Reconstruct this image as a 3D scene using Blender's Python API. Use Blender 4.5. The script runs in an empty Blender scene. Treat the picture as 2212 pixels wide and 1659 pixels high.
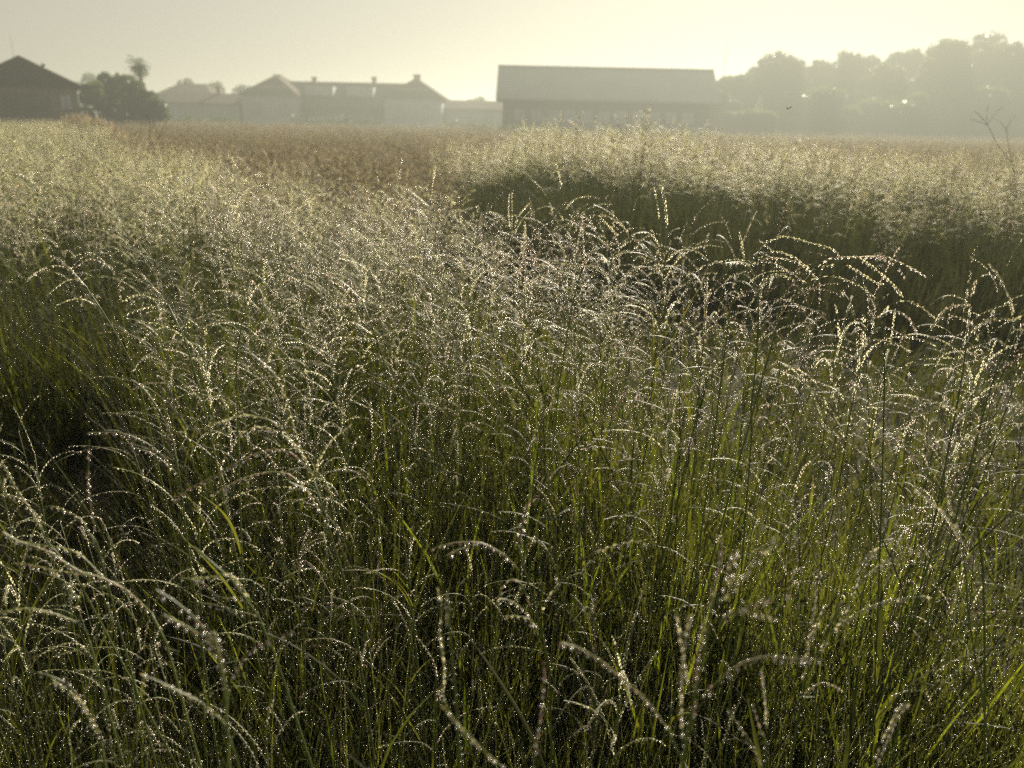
import bpy, math, random
import numpy as np
from mathutils import Vector, Matrix
R = math.radians
random.seed(7); rng = np.random.default_rng(7)
S = bpy.context.scene
COL = S.collection

# ---------------------------------------------------------------- camera, sky, sun, exposure
CAMZ = 1.45
FPX = 1598.0                       # focal length in pixels of a 2212 px wide picture
cd = bpy.data.cameras.new('camera'); cam = bpy.data.objects.new('camera', cd); COL.objects.link(cam)
cd.sensor_width = 36; cd.lens = 26.0; cd.clip_start = 0.02; cd.clip_end = 3000
PITCH = R(19.36); ROLL = R(-1.2)
CAMROT = (Matrix.Rotation(R(90) - PITCH, 3, 'X') @ Matrix.Rotation(-ROLL, 3, 'Z'))
cam.matrix_world = Matrix.Translation((0, 0, CAMZ)) @ CAMROT.to_4x4()
cd.dof.use_dof = True; cd.dof.focus_distance = 1.15; cd.dof.aperture_fstop = 4.5
S.camera = cam

SUN_EL, SUN_AZ = R(29), R(19)      # ahead of the camera, a little to the right
W = bpy.data.worlds.new('World'); S.world = W; W.use_nodes = True
nt = W.node_tree; bg = nt.nodes['Background']
sky = nt.nodes.new('ShaderNodeTexSky'); sky.sky_type = 'NISHITA'; sky.sun_disc = False
sky.sun_elevation = SUN_EL; sky.sun_rotation = SUN_AZ
sky.air_density = 1.0; sky.dust_density = 3.0; sky.ozone_density = 0.6; sky.altitude = 0
tint = nt.nodes.new('ShaderNodeMix'); tint.data_type = 'RGBA'; tint.blend_type = 'MULTIPLY'
tint.inputs[0].default_value = 1.0; tint.inputs[7].default_value = (2.78, 2.64, 2.26, 1)
gam = nt.nodes.new('ShaderNodeGamma'); gam.inputs[1].default_value = 0.20
nt.links.new(sky.outputs[0], gam.inputs[0]); nt.links.new(gam.outputs[0], tint.inputs[6]); nt.links.new(tint.outputs[2], bg.inputs[0])
bg.inputs[1].default_value = 0.0395

sl = bpy.data.lights.new('sun', 'SUN'); sl.energy = 5.0; sl.angle = R(0.6); sl.color = (1.0, 0.90, 0.75)
sun = bpy.data.objects.new('sun', sl); COL.objects.link(sun)
sd = Vector((math.sin(SUN_AZ) * math.cos(SUN_EL), math.cos(SUN_AZ) * math.cos(SUN_EL), math.sin(SUN_EL)))
sun.rotation_euler = sd.to_track_quat('Z', 'Y').to_euler(); sun.location = sd * 60

S.view_settings.view_transform = 'Standard'; S.view_settings.look = 'None'
S.view_settings.exposure = 1.65; S.view_settings.gamma = 1.0; S.view_settings.use_curve_mapping = False
S.render.engine = 'CYCLES'
S.cycles.max_bounces = 6; S.cycles.transparent_max_bounces = 6; S.cycles.volume_bounces = 1; W.cycles.sampling_method = 'NONE'
S.cycles.diffuse_bounces = 3; S.cycles.glossy_bounces = 2; S.cycles.transmission_bounces = 4
S.cycles.sample_clamp_direct = 12.0; S.cycles.sample_clamp_indirect = 12.0
S.cycles.use_adaptive_sampling = True; S.cycles.adaptive_threshold = 0.015
S.cycles.use_denoising = False     # the denoiser would wipe out the sparkle of the dew
S.cycles.caustics_reflective = False; S.cycles.caustics_refractive = False

def at(px, py, Y):
    """the point at forward distance Y that a 2212x1659 picture pixel looks at"""
    d = CAMROT @ Vector(((px - 1106) / FPX, -(py - 829.5) / FPX, -1))
    return Vector((0, 0, CAMZ)) + d * (Y / d.y)

# ---------------------------------------------------------------- materials
def mat(name):
    m = bpy.data.materials.new(name); m.use_nodes = True; m.node_tree.nodes.clear()
    return m, m.node_tree
def N(t, ty, **kw):
    n = t.nodes.new(ty)
    for k, v in kw.items(): setattr(n, k, v)
    return n
def plant(name, c1, c2, trans=0.5, rough=0.45, spec=0.5, tcol=None):
    """leafy surface: colour varies per plant and along its length; part of the light comes through"""
    m, t = mat(name)
    out = N(t, 'ShaderNodeOutputMaterial')
    oi = N(t, 'ShaderNodeObjectInfo'); tc = N(t, 'ShaderNodeTexCoord')
    no = N(t, 'ShaderNodeTexNoise'); no.inputs['Scale'].default_value = 9
    t.links.new(tc.outputs['Object'], no.inputs['Vector'])
    ad = N(t, 'ShaderNodeMath', operation='ADD'); t.links.new(oi.outputs['Random'], ad.inputs[0]); t.links.new(no.outputs[0], ad.inputs[1])
    mu = N(t, 'ShaderNodeMath', operation='MULTIPLY'); mu.inputs[1].default_value = 0.5; t.links.new(ad.outputs[0], mu.inputs[0])
    cr = N(t, 'ShaderNodeValToRGB'); cr.color_ramp.elements[0].position = .25; cr.color_ramp.elements[1].position = .75
    cr.color_ramp.elements[0].color = (*c1, 1); cr.color_ramp.elements[1].color = (*c2, 1)
    t.links.new(mu.outputs[0], cr.inputs[0])
    p = N(t, 'ShaderNodeBsdfPrincipled'); p.inputs['Roughness'].default_value = rough
    p.inputs['Specular IOR Level'].default_value = spec
    t.links.new(cr.outputs[0], p.inputs['Base Color'])
    tr = N(t, 'ShaderNodeBsdfTranslucent')
    tm = N(t, 'ShaderNodeMix', data_type='RGBA', blend_type='MULTIPLY'); tm.inputs[0].default_value = 1
    tm.inputs[7].default_value = (*(tcol or (1.6, 1.7, 0.9)), 1)
    t.links.new(cr.outputs[0], tm.inputs[6]); t.links.new(tm.outputs[2], tr.inputs[0])
    mx = N(t, 'ShaderNodeMixShader'); mx.inputs[0].default_value = trans
    t.links.new(p.outputs[0], mx.inputs[1]); t.links.new(tr.outputs[0], mx.inputs[2])
    t.links.new(mx.outputs[0], out.inputs[0])
    return m
def solid(name, c, c2=None, scale=1.0, rough=0.8, spec=0.3, bump=0.0, brick=None):
    m, t = mat(name)
    out = N(t, 'ShaderNodeOutputMaterial'); p = N(t, 'ShaderNodeBsdfPrincipled')
    p.inputs['Roughness'].default_value = rough; p.inputs['Specular IOR Level'].default_value = spec
    tc = N(t, 'ShaderNodeTexCoord'); no = N(t, 'ShaderNodeTexNoise')
    no.inputs['Scale'].default_value = scale; no.inputs['Detail'].default_value = 6
    t.links.new(tc.outputs['Object'], no.inputs['Vector'])
    cr = N(t, 'ShaderNodeValToRGB'); cr.color_ramp.elements[0].position = .35; cr.color_ramp.elements[1].position = .65
    cr.color_ramp.elements[0].color = (*c, 1); cr.color_ramp.elements[1].color = (*(c2 or [v * 1.25 for v in c]), 1)
    t.links.new(no.outputs[0], cr.inputs[0]); t.links.new(cr.outputs[0], p.inputs['Base Color'])
    if bump:
        b = N(t, 'ShaderNodeBump'); b.inputs['Strength'].default_value = bump
        t.links.new(no.outputs[0], b.inputs['Height']); t.links.new(b.outputs[0], p.inputs['Normal'])
    t.links.new(p.outputs[0], out.inputs[0])
    return m

M_LEAF = plant('grass_leaf', (0.018, 0.023, 0.006), (0.056, 0.059, 0.015), 0.54, 0.6, 0.3, (1.95, 1.9, 0.75))
M_LEAFD = plant('grass_leaf_dull', (0.018, 0.022, 0.011), (0.052, 0.056, 0.026), 0.32, 0.7, 0.15, (1.7, 1.65, 0.9))
M_LEAFB = plant('grass_leaf_broad', (0.026, 0.038, 0.006), (0.066, 0.078, 0.013), 0.6, 0.5, 0.35, (2.1, 2.0, 0.6))
M_CULM = plant('grass_culm', (0.075, 0.095, 0.026), (0.15, 0.17, 0.05), 0.30, 0.5, 0.4)
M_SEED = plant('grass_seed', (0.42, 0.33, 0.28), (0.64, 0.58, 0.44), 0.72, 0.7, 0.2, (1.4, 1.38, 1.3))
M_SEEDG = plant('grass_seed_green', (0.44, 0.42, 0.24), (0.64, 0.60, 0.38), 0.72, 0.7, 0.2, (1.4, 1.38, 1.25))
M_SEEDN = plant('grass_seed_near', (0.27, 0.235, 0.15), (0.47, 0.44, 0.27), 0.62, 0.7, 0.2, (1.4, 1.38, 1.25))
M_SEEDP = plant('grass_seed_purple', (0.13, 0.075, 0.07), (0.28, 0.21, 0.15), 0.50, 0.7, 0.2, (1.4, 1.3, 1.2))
M_DRY = plant('dry_weed', (0.16, 0.135, 0.09), (0.27, 0.23, 0.155), 0.45, 0.6, 0.3, (1.3, 1.25, 1.05))
M_DRYG = plant('dry_weed_leaf', (0.05, 0.045, 0.015), (0.10, 0.09, 0.03), 0.4, 0.6, 0.3, (1.4, 1.4, 0.9))
M_DEAD = plant('dead_stalk', (0.05, 0.035, 0.02), (0.09, 0.07, 0.045), 0.05, 0.7, 0.2)
M_TREE = plant('tree_leaf', (0.030, 0.045, 0.012), (0.060, 0.080, 0.022), 0.35, 0.5, 0.3, (1.4, 1.5, 0.7))
M_BARK = solid('bark', (0.05, 0.038, 0.028), scale=12, bump=0.5)
M_SOIL = solid('soil', (0.018, 0.015, 0.008), (0.045, 0.037, 0.018), scale=0.9, rough=0.95, bump=0.3)
M_PATH = solid('pale_dirt', (0.42, 0.37, 0.28), (0.60, 0.54, 0.42), scale=0.6, rough=0.9)
M_DEW, _t = mat('dew')
_o = N(_t, 'ShaderNodeOutputMaterial'); _p = N(_t, 'ShaderNodeBsdfGlass')
_p.inputs['Color'].default_value = (1, 1, 1, 1); _p.inputs['Roughness'].default_value = 0.28
_p.inputs['IOR'].default_value = 1.33
_q = N(_t, 'ShaderNodeBsdfGlossy'); _q.inputs['Roughness'].default_value = 0.30; _q.inputs['Color'].default_value = (1, .94, .84, 1)
_m = N(_t, 'ShaderNodeMixShader'); _m.inputs[0].default_value = 0.45
_t.links.new(_p.outputs[0], _m.inputs[1]); _t.links.new(_q.outputs[0], _m.inputs[2]); _t.links.new(_m.outputs[0], _o.inputs[0])
M_WOOD = solid('weathered_boards', (0.085, 0.075, 0.060), (0.13, 0.115, 0.09), scale=2.5)
M_BRICKISH = solid('dark_render_wall', (0.13, 0.11, 0.085), (0.19, 0.16, 0.12), scale=1.5)
M_PALE = solid('pale_render', (0.28, 0.30, 0.29), (0.36, 0.38, 0.37), scale=1.0)
M_ROOF = solid('clay_roof', (0.055, 0.045, 0.034), (0.085, 0.07, 0.052), scale=2, rough=0.95, spec=0.03)
M_METAL = solid('sheet_roof', (0.16, 0.18, 0.16), (0.21, 0.23, 0.20), scale=0.6, rough=0.5)
M_GLASS = solid('window_glass', (0.25, 0.27, 0.28), (0.32, 0.34, 0.35), scale=1, rough=0.25, spec=0.5)
M_FRAME = solid('painted_frame', (0.38, 0.39, 0.37), scale=3)
M_IRON = solid('dark_iron', (0.06, 0.06, 0.06), scale=5, rough=0.5)
M_BUG = solid('insect_body', (0.03, 0.025, 0.02), scale=50, rough=0.4)
M_WING = plant('insect_wing', (0.15, 0.15, 0.14), (0.2, 0.2, 0.18), 0.5)

# ---------------------------------------------------------------- mesh builder
OCT_V = np.array([(1,0,0),(-1,0,0),(0,1,0),(0,-1,0),(0,0,1),(0,0,-1)], float)
OCT_F = [(4,0,2),(4,2,1),(4,1,3),(4,3,0),(5,2,0),(5,1,2),(5,3,1),(5,0,3)]
_g = (1 + 5 ** .5) / 2
ICO_V = np.array([(-1,_g,0),(1,_g,0),(-1,-_g,0),(1,-_g,0),(0,-1,_g),(0,1,_g),(0,-1,-_g),(0,1,-_g),(_g,0,-1),(_g,0,1),(-_g,0,-1),(-_g,0,1)], float) / (1 + _g * _g) ** .5
ICO_F = [(0,11,5),(0,5,1),(0,1,7),(0,7,10),(0,10,11),(1,5,9),(5,11,4),(11,10,2),(10,7,6),(7,1,8),(3,9,4),(3,4,2),(3,2,6),(3,6,8),(3,8,9),(4,9,5),(2,4,11),(6,2,10),(8,6,7),(9,8,1)]
def frame(d):
    d = np.asarray(d, float); d = d / (np.linalg.norm(d) + 1e-9)
    a = np.array((0, 0, 1.0)) if abs(d[2]) < .9 else np.array((1.0, 0, 0))
    u = np.cross(a, d); u /= np.linalg.norm(u)
    return d, u, np.cross(d, u)
class MB:
    def __init__(s): s.v = []; s.f = []; s.m = []; s.s = []; s.n = 0
    def add(s, V, F, m=0, smooth=True):
        b = s.n; s.v.append(np.asarray(V, float)); s.n += len(V)
        s.f += [tuple(b + i for i in f) for f in F]; s.m += [m] * len(F); s.s += [smooth] * len(F)
    def blob(s, c, d, L, w, m, ico=False):
        d, u, k = frame(d)
        B = np.array((d * L, u * w, k * w))
        V, F = (ICO_V, ICO_F) if ico else (OCT_V, OCT_F)
        s.add(V @ B + np.asarray(c), F, m)
    def husk(s, c, d, L, w, m, roll):
        """thin papery husk: a diamond folded along its length"""
        d, u, k = frame(d); a = u * math.cos(roll) + k * math.sin(roll); b = np.cross(d, a); c = np.asarray(c)
        s.add([c - d * L, c + a * w + b * w * .35, c + d * L, c - a * w + b * w * .35], [(0, 1, 2), (0, 2, 3)], m, False)
    def tube(s, P, r, m=0, sides=4, cap=True):
        P = np.asarray(P, float); n = len(P); V = []
        rr = r if hasattr(r, '__len__') else [r] * n
        for i in range(n):
            d, u, k = frame(P[min(i + 1, n - 1)] - P[max(i - 1, 0)])
            for j in range(sides):
                a = 2 * math.pi * j / sides
                V.append(P[i] + (u * math.cos(a) + k * math.sin(a)) * rr[i])
        F = [(i * sides + j, i * sides + (j + 1) % sides, (i + 1) * sides + (j + 1) % sides, (i + 1) * sides + j) for i in range(n - 1) for j in range(sides)]
        if cap: F += [tuple(range(sides))[::-1], tuple((n - 1) * sides + j for j in range(sides))]
        s.add(V, F, m)
    def strip(s, P, w, side, m=0):
        """leaf blade with a shallow keel"""
        P = np.asarray(P, float); n = len(P); V = []
        side = np.asarray(side, float)
        for i in range(n):
            d = P[min(i + 1, n - 1)] - P[max(i - 1, 0)]
            k = np.cross(side, d); k /= (np.linalg.norm(k) + 1e-9)
            V += [P[i] - side * w[i], P[i] - k * w[i] * .35, P[i] + side * w[i]]
        F = []
        for i in range(n - 1):
            a = 3 * i
            F += [(a, a + 1, a + 4, a + 3), (a + 1, a + 2, a + 5, a + 4)]
        s.add(V, F, m)
    def box(s, x0, x1, y0, y1, z0, z1, m=0):
        V = [(x, y, z) for x in (x0, x1) for y in (y0, y1) for z in (z0, z1)]
        s.add(V, [(0,1,3,2),(4,6,7,5),(0,4,5,1),(2,3,7,6),(0,2,6,4),(1,5,7,3)], m, False)
    def mesh(s, name, mats):
        me = bpy.data.meshes.new(name)
        V = np.concatenate(s.v) if s.v else np.zeros((0, 3))
        me.from_pydata(V.tolist(), [], s.f)
        me.polygons.foreach_set('material_index', s.m)
        me.polygons.foreach_set('use_smooth', s.s)
        for m in mats: me.materials.append(m)
        me.update(); return me
    def build(s, name, mats, parent=None, loc=None):
        if not isinstance(mats, (list, tuple)): mats = [mats]
        o = bpy.data.objects.new(name, s.mesh(name, mats)); COL.objects.link(o)
        if parent: o.parent = parent
        if loc is not None: o.location = loc
        return o
def tag(o, label=None, cat=None, group=None, kind=None):
    for k, v in (('label', label), ('category', cat), ('group', group), ('kind', kind)):
        if v: o[k] = v
    return o
def empty(name, loc, rz=0, label=None, cat=None, group=None):
    o = bpy.data.objects.new(name, None); COL.objects.link(o); o.location = loc; o.rotation_euler.z = rz
    o.empty_display_size = .1
    return tag(o, label, cat, group)
def curve(P, n):
    """Catmull-Rom through P, n even samples"""
    P = np.asarray([tuple(p) for p in P], float)
    if len(P) == 2: P = np.array([P[0], (P[0] + P[1]) / 2, P[1]])
    Q = np.vstack([2 * P[0] - P[1], P, 2 * P[-1] - P[-2]]); out = []
    for i in range(1, len(Q) - 2):
        for t in np.linspace(0, 1, 12, endpoint=False):
            a, b, c, d = Q[i - 1], Q[i], Q[i + 1], Q[i + 2]
            out.append(.5 * (2 * b + (c - a) * t + (2 * a - 5 * b + 4 * c - d) * t * t + (3 * b - a - 3 * c + d) * t ** 3))
    out.append(P[-1]); out = np.array(out)
    L = np.concatenate([[0], np.cumsum(np.linalg.norm(np.diff(out, axis=0), axis=1))])
    T = np.linspace(0, L[-1], n)
    return np.stack([np.interp(T, L, out[:, i]) for i in range(3)], 1), L[-1]

# ---------------------------------------------------------------- grass pieces
def raceme(mb, P, step=.0028, size=1.0, seed_m=0, dew_mb=None, dew_m=2, rach_m=1, ico=False, dew=1.0, bare=.12):
    """one arching spike: rachis, two rows of spikelets, a bead of dew under most of them"""
    L = np.linalg.norm(np.diff(np.asarray(curve(P, 12)[0]), axis=0), axis=1).sum()
    n = max(6, int(L / step))
    Q, _ = curve(P, n + 1)
    mb.tube(Q[::max(1, n // 10)], .00045 * size, rach_m, 3, False)
    dm = dew_mb or mb
    gap = [random.random() < .07 for _ in range(9)]
    for i in range(n):
        f = i / n
        if f < bare and random.random() < .6: continue
        d, u, k = frame(Q[i + 1] - Q[i])
        sgn = 1 if i % 2 else -1
        side = u * sgn * math.cos(.5) + np.array((0, 0, -1)) * .55
        side /= np.linalg.norm(side)
        w = (.00072 if f < .9 else .0006) * size * random.uniform(.8, 1.15)
        if gap[int(f * 8)]: continue
        c = Q[i] + side * .0009 * size
        mb.husk(c + d * .0008, d + side * .35, .0023 * size * random.uniform(.85, 1.1), w * 1.15, seed_m, random.uniform(0, 3.14))
        if ico: mb.husk(c + d * .0012, d + side * .5, .0020 * size, w * .9, seed_m, random.uniform(0, 3.14))
        if random.random() < (.80 if ico else .70) * dew:
            r = random.choice((.0005, .0007, .0008, .0009, .0010, .0012) if ico else (.0004, .0006, .0008, .0010, .0014)) * size
            dm.blob(Q[i] + side * (.0018 * size) + np.array((0, 0, -1)) * r * .6 + rng.normal(0, .0003, 3), (0, 0, 1), r, r * .95, dew_m, ico)
def dewline(mb, P, off, r, step, m, ico=False, p=.7):
    L = np.linalg.norm(np.diff(np.asarray(P), axis=0), axis=1).sum()
    Q, _ = curve(P, max(3, int(L / step)))
    for q in Q:
        if random.random() < p:
            rr = r * random.choice((.45, .6, .8, 1.0))
            mb.blob(q + off * random.choice((-1, 1)) + rng.normal(0, r * .3, 3), (0, 0, 1), rr, rr, m, ico)

def arch(p0, az, up, L, droop):
    """points of a spike that leaves p0 steeply and bows over"""
    P = [np.array(p0)]; e = up; n = 7
    for i in range(n):
        s = L / n
        P.append(P[-1] + s * np.array((math.cos(az) * math.cos(e), math.sin(az) * math.cos(e), math.sin(e))))
        e -= droop / n * (1.3 - .5 * i / n) + random.uniform(-.05, .05); az += random.uniform(-.06, .06)
    return P
def blade(mb, p0, az, up, L, w, droop, m, dew_m=None, dr=.0007, dstep=.009, seg=6):
    P = arch(p0, az, up, L, droop)[:8]
    tw = az + math.pi / 2 + random.uniform(-.5, .5)
    side = np.array((math.cos(tw), math.sin(tw), 0))
    n = len(P); W = [w * (.7 + .6 * t) * (1 - t ** 2.2) + .0002 for t in np.linspace(0, 1, n)]
    mb.strip(P, W, side, m)
    if dew_m is not None: dewline(mb, P[3:], side * w * .8, dr, dstep, dew_m, p=.6)

GM = [M_SEED, M_CULM, M_DEW, M_LEAF, M_SEEDG, M_SEEDN, M_SEEDP, M_LEAFB, M_LEAFD]
def flowering(height=1.08, nr=6, size=1.0, step=.003, dew=1.0, tall_top=.22, spread=1.0, blades=3, far=False, sm=(0, 4)):
    """flowering stem; the origin is at the foot"""
    mb = MB(); lean = random.uniform(0, 6.28); bow = random.uniform(.02, .10)
    P = [np.array((math.cos(lean) * bow * t * t, math.sin(lean) * bow * t * t, height * t)) for t in np.linspace(0, 1, 9)]
    P[3] = P[3] + rng.normal(0, .004, 3); P[6] = P[6] + rng.normal(0, .003, 3)
    mb.tube(P, [.0016 * size * (1 - .65 * t) for t in np.linspace(0, 1, 9)], 1, 4 if not far else 3)
    sm = random.choice(sm)
    az = random.uniform(0, 6.28)
    for i in range(nr):
        f = 1 - (i / nr) * tall_top / height * 1.15 - (.0 if i else 0)
        c, _ = curve(P, 40); p0 = c[min(39, int(f * 39))]
        L = random.uniform(.08, .17) * (1 if i else .7) * spread
        up = R(random.uniform(50, 78)) if i else R(80)
        az += 2.4 + random.uniform(-.6, .6)
        if random.random() < .3: az = lean + random.uniform(-.6, .6)
        A = arch(p0, az, up, L, R(random.uniform(55, 115)) if i else R(random.uniform(10, 70)))
        raceme(mb, A, step, size, sm, dew=dew, ico=False)
    for i in range(blades):
        z = random.uniform(.15, .75) * height; c, _ = curve(P, 40)
        blade(mb, c[int(z / height * 39)], random.uniform(0, 6.28), R(random.uniform(60, 82)), random.uniform(.15, .30), random.uniform(.0018, .0035), R(random.uniform(10, 60)), 8 if far else 3, 2, .0006 * size, .010 if not far else .03)
    if not far: dewline(mb, P[4:], np.array((.0015, 0, 0)), .0007, .010, 2, p=.6)
    return mb
def tuft(h=.8, n=9, w=.0028, dewy=True, spread=.04, matl=3, droop=(5, 45), dstep=.011, dr=.00065, seg=6):
    mb = MB()
    for i in range(n):
        a = random.uniform(0, 6.28); r = random.uniform(0, spread)
        L = h * random.uniform(.55, 1.0)
        blade(mb, (math.cos(a) * r, math.sin(a) * r, 0), random.uniform(0, 6.28), R(random.uniform(76, 90)), L, w * random.uniform(.6, 1.25), R(random.uniform(*droop)), matl, 2 if dewy else None, dr, dstep)
    return mb

# ---------------------------------------------------------------- scattering (one object each, geometry nodes)
def proto(name, mb, mats):
    return bpy.data.objects.new(name, mb.mesh(name, mats))       # linked to no collection: only its geometry is used
def scatter(name, protos, pts, label, cat):
    """pts: (x, y, z, tilt x, tilt y, spin, scale)"""
    A = np.array(pts, float)
    me = bpy.data.meshes.new(name); me.vertices.add(len(A)); me.vertices.foreach_set('co', A[:, :3].ravel())
    a = me.attributes.new('turn', 'FLOAT_VECTOR', 'POINT'); a.data.foreach_set('vector', np.ascontiguousarray(A[:, 3:6]).ravel())
    a = me.attributes.new('size', 'FLOAT', 'POINT'); a.data.foreach_set('value', np.ascontiguousarray(A[:, 6]))
    a = me.attributes.new('pick', 'INT', 'POINT'); a.data.foreach_set('value', rng.integers(0, len(protos), len(A)).astype(np.int32))
    o = bpy.data.objects.new(name, me); COL.objects.link(o)
    g = bpy.data.node_groups.new(name, 'GeometryNodeTree')
    g.interface.new_socket('Geometry', in_out='INPUT', socket_type='NodeSocketGeometry')
    g.interface.new_socket('Geometry', in_out='OUTPUT', socket_type='NodeSocketGeometry')
    gi = g.nodes.new('NodeGroupInput'); go = g.nodes.new('NodeGroupOutput')
    jn = g.nodes.new('GeometryNodeJoinGeometry')
    for p in protos:
        n = g.nodes.new('GeometryNodeObjectInfo'); n.inputs['Object'].default_value = p
        n.inputs['As Instance'].default_value = False
        t = g.nodes.new('GeometryNodeGeometryToInstance')
        g.links.new(n.outputs['Geometry'], t.inputs[0]); g.links.new(t.outputs[0], jn.inputs[0])
    def na(nm, ty):
        n = g.nodes.new('GeometryNodeInputNamedAttribute'); n.data_type = ty; n.inputs[0].default_value = nm; return n.outputs[0]
    ip = g.nodes.new('GeometryNodeInstanceOnPoints'); ip.inputs['Pick Instance'].default_value = True
    er = g.nodes.new('FunctionNodeEulerToRotation')
    g.links.new(na('turn', 'FLOAT_VECTOR'), er.inputs[0]); g.links.new(er.outputs[0], ip.inputs['Rotation'])
    g.links.new(na('size', 'FLOAT'), ip.inputs['Scale']); g.links.new(na('pick', 'INT'), ip.inputs['Instance Index'])
    g.links.new(gi.outputs[0], ip.inputs['Points']); g.links.new(jn.outputs[0], ip.inputs['Instance'])
    g.links.new(ip.outputs[0], go.inputs[0])
    md = o.modifiers.new('scatter', 'NODES'); md.node_group = g
    return tag(o, label, cat, None, 'stuff')

# ---------------------------------------------------------------- setting
def ground_z(x, y):
    z = 0.03 * math.sin(x * .31 + 1) * math.cos(y * .23)
    # the shallow ditch that runs from the right foreground to the left distance
    return z
mb = MB(); xs = sorted(set([-600, -300, -150, -80, -50] + [i * 1.5 for i in range(-20, 21)] + [50, 80, 150, 300, 600]))
ys = sorted(set([-600, -200, -60, -20, -8] + [i * 1.5 for i in range(-3, 28)] + [50, 70, 100, 150, 300, 600]))
V = [(x, y, ground_z(x, y) if abs(x) < 40 and -10 < y < 45 else 0) for y in ys for x in xs]
nx = len(xs)
mb.add(V, [(j * nx + i, j * nx + i + 1, (j + 1) * nx + i + 1, (j + 1) * nx + i) for j in range(len(ys) - 1) for i in range(nx - 1)])
tag(mb.build('ground', M_SOIL), 'dark soil under the meadow grass', kind='structure')
mb = MB()
a, b = at(350, 270, 97).x, at(980, 280, 97).x
c0, _ = curve([(a, 96, .03), (a * .6 + b * .4, 97.5, .03), (b, 95, .03)], 24)
mb.add([p for q in c0 for p in ((q[0], q[1] - 2.2, .03), (q[0], q[1] + 2.2, .03))], [(2 * i, 2 * i + 2, 2 * i + 3, 2 * i + 1) for i in range(23)])
tag(mb.build('path', M_PATH), 'pale dirt track in front of the far houses', kind='structure')

# ---------------------------------------------------------------- haze
HZ = solid('haze', (1, 1, 1)); t = HZ.node_tree; t.nodes.clear()
o_ = N(t, 'ShaderNodeOutputMaterial'); v_ = N(t, 'ShaderNodeVolumePrincipled')
v_.inputs['Color'].default_value = (0.39, 0.415, 0.37, 1); v_.inputs['Density'].default_value = 0.0032
v_.inputs['Anisotropy'].default_value = 0.52
t.links.new(v_.outputs[0], o_.inputs['Volume']); HZ.cycles.volume_sampling = 'DISTANCE'
mb = MB(); mb.box(-640, 640, -640, 640, -1.2, 16, 0)
tag(mb.build('haze', HZ), 'thin morning mist over the field', kind='stuff')

# ---------------------------------------------------------------- buildings
def X(px, Y, py=270): return at(px, py, Y).x
def Z(px, py, Y): return at(px, py, Y).z
def gable(mb, x0, x1, y0, y1, ze, zr, axis='x', hip=0.0, t=.14, over=.35, m=0):
    """roof with thickness; axis = direction of the ridge; hip = how far the ridge ends are drawn in"""
    if axis == 'x':
        a, b, c, d = x0 - over, x1 + over, y0 - over, y1 + over; ym = (y0 + y1) / 2
        E = [(a, c), (b, c), (b, d), (a, d)]; Rg = [(a + hip, ym), (b - hip, ym)]
    else:
        a, b, c, d = x0 - over, x1 + over, y0 - over, y1 + over; xm = (x0 + x1) / 2
        E = [(b, c), (b, d), (a, d), (a, c)]; Rg = [(xm, c + hip), (xm, d - hip)]
    V = [(*e, ze) for e in E] + [(*r, zr) for r in Rg] + [(*e, ze - t) for e in E] + [(*r, zr - t) for r in Rg]
    # eaves: E0-E1 is one long side, E2-E3 the other
    F = [(0, 1, 5, 4), (2, 3, 4, 5), (1, 2, 5), (3, 0, 4), (7, 6, 10, 11), (9, 8, 11, 10), (8, 7, 11), (6, 9, 10)]
    F += [(6, 7, 1, 0), (8, 9, 3, 2), (7, 8, 2, 1), (9, 6, 0, 3)]
    mb.add(V, F, m, False)
def walls(mb, x0, x1, y0, y1, z1, gable_z=None, axis='y', m=0):
    mb.box(x0, x1, y0, y1, -.3, z1, m)
    if gable_z:
        if axis == 'y':
            xm = (x0 + x1) / 2
            for y, s in ((y0, 1), (y1 - .2, 1)):
                V = [(x0, y, z1), (x1, y, z1), (xm, y, gable_z), (x0, y + .2, z1), (x1, y + .2, z1), (xm, y + .2, gable_z)]
                mb.add(V, [(0, 1, 2), (5, 4, 3), (1, 4, 5, 2), (3, 0, 2, 5)], m, False)
        else:
            ym = (y0 + y1) / 2
            for x in (x0, x1 - .2):
                V = [(x, y0, z1), (x, y1, z1), (x, ym, gable_z), (x + .2, y0, z1), (x + .2, y1, z1), (x + .2, ym, gable_z)]
                mb.add(V, [(2, 1, 0), (3, 4, 5), (2, 5, 4, 1), (0, 3, 5, 2)], m, False)
def window(parent, xc, zc, y, w, h, glass=M_GLASS, frame_m=M_FRAME, name='window'):
    f = MB(); k = .07
    for a, b, c, d in ((xc - w/2, xc + w/2, zc + h/2 - k, zc + h/2), (xc - w/2, xc + w/2, zc - h/2, zc - h/2 + k),
                       (xc - w/2, xc - w/2 + k, zc - h/2 + k, zc + h/2 - k), (xc + w/2 - k, xc + w/2, zc - h/2 + k, zc + h/2 - k), (xc - .03, xc + .03, zc - h/2 + k, zc + h/2 - k)):
        f.box(a, b, y - .06, y - .003, c, d)
    fo = f.build(name, frame_m, parent)
    g = MB(); g.box(xc - w/2 + k, xc + w/2 - k, y - .03, y - .004, zc - h/2 + k, zc + h/2 - k)
    g.build('pane', glass, fo)
def chimney(parent, xc, yc, z0, z1, w=.7, name='chimney', cap=True):
    c = MB(); c.box(xc - w/2, xc + w/2, yc - w/2, yc + w/2, z0, z1)
    if cap: c.box(xc - w/2 - .1, xc + w/2 + .1, yc - w/2 - .1, yc + w/2 + .1, z1, z1 + .12)
    c.build(name, M_BRICKISH, parent)

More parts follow.
